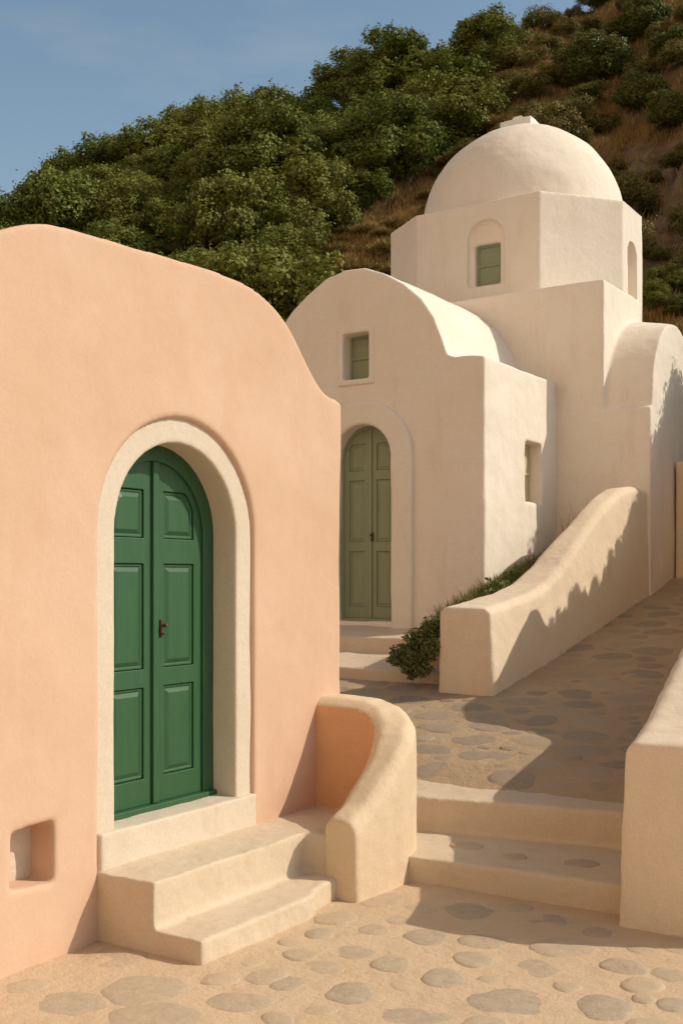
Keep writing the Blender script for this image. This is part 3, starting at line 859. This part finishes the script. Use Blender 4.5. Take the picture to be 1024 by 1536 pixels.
def crown_mesh(name, seed, R=1.0, hz=.85, lobes=26, per=900, leaf=.044, lobe_r=(.15, .34), zc=None):
    """a bumpy crown: lobes over a dome, each lobe a shell of leaves with gaps between"""
    r = np.random.default_rng(seed)
    zc = hz * .75 if zc is None else zc
    C_, Nn = [], []
    for i in range(lobes):
        d = r.normal(size=3); d /= np.linalg.norm(d)
        if d[2] < -.35: d[2] *= -1
        rad = r.uniform(.45, 1.06)
        lc = np.array([d[0] * R * rad, d[1] * R * rad, zc + d[2] * hz * rad])
        lr = r.uniform(*lobe_r) * R
        k = int(per * (lr / (.3 * R)) ** 2)
        q_ = r.normal(size=(k, 3)); q_ /= np.linalg.norm(q_, axis=1, keepdims=True)
        bump = 1 + .30 * np.sin(q_[:, :1] * 4 + i * 2.1) * np.cos(q_[:, 1:2] * 5 - i * 1.3) + .16 * np.sin(q_[:, 2:] * 9 + q_[:, :1] * 7 + i)
        rr = lr * bump * np.where(r.uniform(size=(k, 1)) < .12, r.uniform(1.0, 1.35, (k, 1)), r.uniform(.70, 1.06, (k, 1)))
        C_.append(lc + q_ * rr * np.array([r.uniform(.75, 1.35), r.uniform(.75, 1.35), r.uniform(.6, 1.0)])); Nn.append(q_ * .9 + r.normal(size=(k, 3)) * .50 + np.array([0, 0, .15]))
    # inner leaves so that one does not see straight through
    k = lobes * per // 8
    q_ = r.normal(size=(k, 3)); q_ /= np.linalg.norm(q_, axis=1, keepdims=True)
    C_.append(np.array([0, 0, zc]) + q_ * np.array([R, R, hz]) * .62 * r.uniform(.2, 1, (k, 1)) ** .4); Nn.append(q_ + r.normal(size=(k, 3)) * .5)
    return quads_mesh(name, np.concatenate(C_), np.concatenate(Nn), leaf, seed + 50)
def trunk_mesh(name, seed, h=1.0, r0=.09):
    r = random.Random(seed)
    bm = bmesh.new()
    def limb(p, d, l, ra, n):
        rings = []
        pos = Vector(p); dd = Vector(d).normalized()
        for i in range(n + 1):
            t = i / n
            u = dd.orthogonal().normalized(); v = dd.cross(u)
            q_ = ra * (1 - .65 * t)
            rings.append([pos + (u * math.cos(k * math.pi / 3) + v * math.sin(k * math.pi / 3)) * q_ for k in range(6)])
            dd = (dd + Vector((r.uniform(-.25, .25), r.uniform(-.25, .25), .12))).normalized()
            pos = pos + dd * l / n
        loft(bm, rings)
    limb((0, 0, -.4), (r.uniform(-.2, .2), r.uniform(-.2, .2), 1), h + .4, r0, 5)
    for k in range(4):
        a = r.uniform(0, 6.28)
        limb((0, 0, h * r.uniform(.15, .5)), (math.cos(a), math.sin(a), .9), h * .8, r0 * .6, 4)
    return tomesh(bm, name, True)
CROWNS = [crown_mesh('crown', 11 + i, R=1.0, hz=(.80, .95, .72, .88, 1.0, .78)[i], lobes=(32, 38, 29, 34, 40, 31)[i]) for i in range(6)]
for c in CROWNS: c.materials.append(M['leaf'])
CROWND = [crown_mesh('crown', 31 + i, R=1.0, hz=(.85, .75, .9)[i], lobes=44) for i in range(3)]
for c in CROWND: c.materials.append(M['leafdark'])
def brush_mesh(name, seed, n=1500):
    """dried broom: thin twigs fanning up and out of a ragged mound"""
    r = np.random.default_rng(seed)
    a = r.uniform(0, 2 * np.pi, n); rad = r.uniform(0, 1, n) ** .6 * .85
    lump = .55 + .45 * np.sin(a * 2 + seed) * np.cos(a * 3 - seed)
    P = np.stack([np.cos(a) * rad, np.sin(a) * rad, (1 - rad ** 2) * r.uniform(.0, .42, n) * (.6 + .6 * lump)], 1)
    D = np.stack([np.cos(a) * rad * .8, np.sin(a) * rad * .8, np.full(n, .75)], 1) + r.normal(0, .38, (n, 3))
    D /= np.linalg.norm(D, axis=1, keepdims=True)
    ln = r.uniform(.16, .42, (n, 1)); wd = r.uniform(.018, .040, (n, 1))
    sd = np.cross(D, r.normal(size=(n, 3))); sd /= np.linalg.norm(sd, axis=1, keepdims=True)
    tip = P + D * ln; mid = P + D * ln * .5
    X = np.stack([P, mid + sd * wd, tip, mid - sd * wd], 1).reshape(-1, 3)
    me = bpy.data.meshes.new(name)
    me.vertices.add(4 * n); me.vertices.foreach_set('co', X.astype(np.float32).ravel())
    me.loops.add(4 * n); me.loops.foreach_set('vertex_index', np.arange(4 * n, dtype=np.int32))
    me.polygons.add(n); me.polygons.foreach_set('loop_start', np.arange(0, 4 * n, 4, dtype=np.int32))
    me.polygons.foreach_set('loop_total', np.full(n, 4, np.int32))
    me.update(calc_edges=True)
    return me
CROWNB = [brush_mesh('twigs', 61 + i) for i in range(4)]
for c in CROWNB: c.materials.append(M['dryleaf'])
CROWNO = [crown_mesh('foliage', 81 + i, R=1.0, hz=(.5, .62)[i], lobes=20, per=560, leaf=.048) for i in range(2)]
for c in CROWNO: c.materials.append(M['olive'])
TRUNKS = [trunk_mesh('trunk', 5 + i, h=.8) for i in range(3)]
for t in TRUNKS: t.materials.append(M['bark'])
def tree(name, xc, yc, R, crown, label, cat, group=None, part='crown', trunk=True, sink=.0, z=None):
    x, y = c2w(xc, yc)
    z = hill_z(xc, yc) if z is None else z
    t = thing(name, (x, y, z - sink), label, cat, group)
    c = link(part, crown, None, t); c.scale = (R * rng.uniform(.9, 1.2), R * rng.uniform(.9, 1.2), R * rng.uniform(.8, 1.15)); c.rotation_euler.z = rng.uniform(0, 6.28)
    if trunk:
        k = link('trunk', rng.choice(TRUNKS), None, t); k.scale = (R, R, R); k.rotation_euler.z = rng.uniform(0, 6.28)
    return t
def on_hill_px(xc, yc, dz=0):
    return CX + F_PX * xc / yc, HY - (hill_z(xc, yc) + dz - EYE) / yc * F_PX
# green wood: everything left of a line that leans with the slope
EDGE = [(0, 760), (60, 760), (110, 735), (160, 715), (230, 670), (275, 590), (310, 530), (350, 472), (400, 450), (470, 425), (600, 400)]
placed = []
def far(xc, yc, d): return all((xc - a) ** 2 + (yc - b) ** 2 > (d * (r_ + .0)) ** 2 for a, b, r_ in placed)
cand = []
for _ in range(9000):
    yc = rng.uniform(23.5, 49.0); xc = rng.uniform(-.40, .16) * yc
    px, py = on_hill_px(xc, yc, 1.0)
    if not (-70 < px < 800 and py < 560): continue
    if px > lerp_tab(EDGE, py) - 22: continue
    cand.append((xc, yc, px, py))
count = 0
for xc, yc, px, py in cand:
    R = rng.choice((1.05, 1.25, 1.45, 1.7, 1.9))
    if all((xc - a) ** 2 + (yc - b) ** 2 > (.54 * (R + r_)) ** 2 for a, b, r_ in placed):
        placed.append((xc, yc, R)); count += 1
        tree('maquis_tree', xc, yc, R, rng.choice(CROWNS), 'leafy green tree crowded into the wooded slope behind the chapel', 'tree', 'trees of the wooded slope', sink=.25)
print('trees', count)
# single trees and scrub on the open right-hand slope (photo pixel of the foot, radius in pixels)
def at_px(px, py):
    h = hit_hill(px, py)
    return h if h else None
for (px, py, rp, kind, lab) in [
    (888, 128, 52, 'd', 'large dark round tree alone on the dry slope above the dome'),
    (745, 108, 34, 'g', 'bushy green tree at the crest where wood meets dry grass'),
    (700, 115, 32, 'd', 'dark crest tree just left of the bushy one'),
    (850, 190, 38, 'o', 'low olive green bush on the slope right above the dome'),
    (800, 178, 24, 'o', 'small olive green bush beside the cap of the dome'),
    (905, 200, 30, 'o', 'scrubby bush at the edge of the shaded gully'),
    (770, 45, 24, 'o', 'small scrub bush on the crest below the open sky'),
    (822, 35, 26, 'o', 'low grey green bush on the crest near the top right'),
    (900, 10, 30, 'd', 'dark bush on the crest at the top edge'),
    (960, 60, 36, 'd', 'dark bush in the upper right of the dry slope'),
    (1010, 95, 40, 'd', 'dark tree at the right edge of the dry slope'),
    (1015, 190, 40, 'd', 'dark tree at the right edge over the bare bank'),
    (960, 165, 34, 'd', 'dark shrub at the head of the bare gully'),
    (1000, 440, 30, 'g', 'green bush just above the vaulted side chapel'),
    (975, 470, 26, 'g', 'green bush right of the drum, partly behind the roof'),
    (1018, 480, 26, 'd', 'dark green bush at the right edge above the vault'),
    (985, 395, 20, 'o', 'small bush below the bare bank, right of the drum'),
]:
    h = at_px(px, py)
    if not h: continue
    xc, yc = h; R = rp / F_PX * yc
    cr = rng.choice({'d': CROWND, 'g': CROWNS, 'o': CROWNO}[kind])
    if kind == 'o': tree('scrub_bush', xc, yc, R, cr, lab, 'bush', part='foliage', trunk=False, sink=.1 * R)
    else: tree('hillside_tree', xc, yc, R, cr, lab, 'tree', sink=.15 * R)
    placed.append((xc, yc, R * .6))
ns = 0
for _ in range(1500):
    px, py = rng.uniform(690, 1035), rng.uniform(8, 470)
    h = hit_hill(px, py)
    if not h: continue
    xc, yc = h; R = rng.uniform(.45, 1.0)
    if 925 < px and 220 < py < 370 and rng.random() < .8: continue
    if all((xc - a) ** 2 + (yc - b) ** 2 > (.8 * (R + r_)) ** 2 for a, b, r_ in placed):
        placed.append((xc, yc, R * .8)); ns += 1
        tree('scrub_bush', xc, yc, R, rng.choice(CROWNO), 'low scrub bush growing in the dry grass of the open slope', 'bush', 'low scrub of the open slope', part='foliage', trunk=False, sink=.12 * R)
    if ns >= 60: break
# brown dry brush between wood and chapel
nb = 0
for _ in range(3000):
    px, py = rng.uniform(400, 1030), rng.uniform(20, 480)
    e = lerp_tab(EDGE, py)
    if not (e - 30 < px < e + 190 or (px > 700 and py < 200)): continue
    if px > 930 and 210 < py < 380 and rng.random() < .7: continue
    h = hit_hill(px, py)
    if not h: continue
    xc, yc = h; R = rng.uniform(.40, 1.0)
    dens = .5 if px < e + 150 and py > 180 else .95
    if all((xc - a) ** 2 + (yc - b) ** 2 > (dens * (R + r_)) ** 2 for a, b, r_ in placed):
        placed.append((xc, yc, R)); nb += 1
        tree('dry_shrub', xc, yc, R, rng.choice(CROWNB), 'brown dried shrub on the grassy slope between wood and chapel', 'shrub', 'dry brown shrubs of the slope', part='twigs', trunk=False, sink=.1)
    if nb >= 170: break
print('dry shrubs', nb)

def blades(name, pts, h, wd, seed, mat, lean=.35):
    r = np.random.default_rng(seed)
    P = np.asarray(pts, float); n = len(P)
    a = r.uniform(0, 2 * np.pi, n)
    hh = h * r.uniform(.45, 1.25, (n, 1))
    dx = np.stack([np.cos(a), np.sin(a), np.zeros(n)], 1)
    tip = P + np.concatenate([r.normal(0, lean, (n, 2)), np.ones((n, 1))], 1) * hh
    ww_ = wd * r.uniform(.6, 1.3, (n, 1))
    A = P - dx * ww_ * .5; B = P + dx * ww_ * .5
    mid = P + (tip - P) * .55 + np.array([0, 0, .04]) * hh
    C1, C2 = mid - dx * ww_ * .38, mid + dx * ww_ * .38
    X = np.stack([A, B, C2, tip, C1], 1).reshape(-1, 3)
    me = bpy.data.meshes.new(name)
    me.vertices.add(5 * n); me.vertices.foreach_set('co', X.astype(np.float32).ravel())
    me.loops.add(5 * n); me.loops.foreach_set('vertex_index', np.arange(5 * n, dtype=np.int32))
    me.polygons.add(n); me.polygons.foreach_set('loop_start', np.arange(0, 5 * n, 5, dtype=np.int32))
    me.polygons.foreach_set('loop_total', np.full(n, 5, np.int32))
    me.update(calc_edges=True)
    return link(name, me, mat)
pts = []
for _ in range(240000):
    yc = rng.uniform(23, 50); xc = rng.uniform(-.06, .34) * yc
    if noise.noise((xc * .5, yc * .5, 8)) + rng.uniform(-.25, .35) < -.05: continue
    px, py = on_hill_px(xc, yc)
    if px < lerp_tab(EDGE, py) - 40 or px > 1060: continue
    if px > 935 and 215 < py < 370 and rng.random() < .85: continue
    x, y = c2w(xc, yc); pts.append((x, y, hill_z(xc, yc) - .03))
tag(blades('dry_grass', pts, .30, .022, 4, M['drygrass']), kind='stuff')

# ------------------------------------------------------------------ PLANTS BY THE CHURCH
bm = bmesh.new()
rings = []
SZ = [(9.95, 1.0), (10.3, 1.45), (11.0, 1.62), (12, 1.85), (13, 2.08), (14.1, 2.30)]
for k in range(22):
    y = 9.95 + 4.1 * k / 21; z = lerp_tab(SZ, y)
    xl = -5.85
    rings.append([(xl, y, .5), (xl, y, z), (-5.4, y, z + .04), (-4.95, y, z), (-4.95, y, .5)])
loft(bm, [r_ for r_ in rings if r_[0][1] > 10.25])
tag(soft('planting_bed', bm, M['mortar'], voxel=.04, smooth=3), kind='structure')
pts = []
for _ in range(7000):
    y = rng.uniform(10.5, 13.95); x = rng.uniform(-5.68, -5.0)
    pts.append((x, y, lerp_tab(SZ, y)))
tag(blades('verge_grass', pts, .17, .012, 8, M['grass'], .3), kind='stuff')
def clump(name, blobs, leaf, n, seed, mat):
    r = np.random.default_rng(seed)
    C_, Nn = [], []
    for (p, s) in blobs:
        k = int(n * s[0] * s[2] / .04)
        q_ = r.normal(size=(k, 3)); q_ /= np.linalg.norm(q_, axis=1, keepdims=True)
        C_.append(np.array(p) + q_ * np.array(s) * r.uniform(.45, 1.1, (k, 1))); Nn.append(q_ + r.normal(size=(k, 3)) * .6)
    return link(name, quads_mesh(name, np.concatenate(C_), np.concatenate(Nn), leaf, seed, 2.2), mat)
bl = []
for (px, py, d, s) in [(648, 945, 9.98, (.14, .13, .10)), (628, 958, 9.95, (.16, .15, .11)), (606, 978, 9.9, (.15, .15, .09)), (597, 990, 9.88, (.11, .12, .07)),
                       (622, 985, 9.86, (.15, .14, .11)), (643, 972, 9.85, (.13, .12, .14)), (632, 1003, 9.84, (.12, .09, .09)), (612, 1003, 9.86, (.08, .08, .06)), (617, 1014, 9.85, (.05, .05, .05)), (655, 935, 10.1, (.12, .2, .09))]:
    p = on_y(px, py, d); bl.append(((p.x, p.y, p.z), s))
o = clump('trailing_shrub', bl, .020, 1300, 21, M['succ'])
tag(o, 'dark green shrub spilling over the low wall end by the church steps', 'shrub')
bl = []
for k in range(26):
    y = 10.5 + k * .135
    bl.append(((rng.uniform(-5.5, -5.15), y, lerp_tab(SZ, y) + rng.uniform(.03, .12)), (rng.uniform(.10, .2), .14, rng.uniform(.08, .18))))
o = clump('border_plants', bl, .03, 200, 23, M['succ'])
tag(o, 'strip of low green plants growing between chapel wall and wavy parapet', 'plants', kind='stuff')
pts = [(rng.uniform(-5.35, -5.0), rng.uniform(13.3, 13.95), 2.3) for _ in range(90)]
o = blades('dry_stalks', pts, .62, .014, 33, M['drygrass'], .16)
tag(o, 'tuft of dry brown stalks in the corner under the crossing wall', 'plant')

# ------------------------------------------------------------------ trees behind the right-hand wall; only their shade reaches the picture
for (x, y, z, R, cr) in [(-2.2, 12.6, 3.3, .26, 0), (-2.25, 13.1, 3.45, .30, 1), (-2.2, 13.6, 3.6, .24, 2), (-2.2, 14.2, 3.8, .36, 0), (-2.2, 14.8, 4.1, .40, 2), (-2.1, 15.6, 4.3, .75, 1), (-1.2, 17.2, 3.0, 2.1, 1), (-1.9, 16.4, 4.5, 1.1, 2)]:
    t = thing('wall_shrub', (x, y, z), 'leafy shrub growing behind the right alley wall, out of the picture', 'shrub', 'shrubs behind the alley wall')
    c = link('foliage', CROWND[cr], None, t); c.scale = (R, R, R * 1.1)

# ------------------------------------------------------------------ unseen house added behind the camera; its sunlit front sends warm light back
bm = bmesh.new()
box(bm, -11.0, 4.0, -9.5, -4.6, -.2, 5.6)
cut = bmesh.new()
solid(cut, arch(-3.2, .55, -.05, 1.7), -.2, .3, lambda a, b, c: (a, -4.6 + c, b))
for xx in (-7.4, 1.0): solid(cut, [(xx - .4, 1.4), (xx + .4, 1.4), (xx + .4, 2.6), (xx - .4, 2.6)], -.2, .3, lambda a, b, c: (a, -4.6 + c, b))
nb_ = thing('added_bounce_house', (-3.5, -6, 0), 'plain white house added behind the camera to bounce warm light', 'house')
soft('wall', bm, M['trim'], nb_, voxel=.06, smooth=3, cut=cut)
bm = bmesh.new(); solid(bm, arch(-3.2, .57, -.05, 1.7), -.24, -.16, lambda a, b, c: (a, -4.6 + c, b)); hard('door', bm, M['sage'], nb_)
for xx in (-7.4, 1.0):
    bm = bmesh.new(); solid(bm, [(xx - .42, 1.38), (xx + .42, 1.38), (xx + .42, 2.62), (xx - .42, 2.62)], -.24, -.16, lambda a, b, c: (a, -4.6 + c, b)); hard('shutter', bm, M['sage'], nb_)
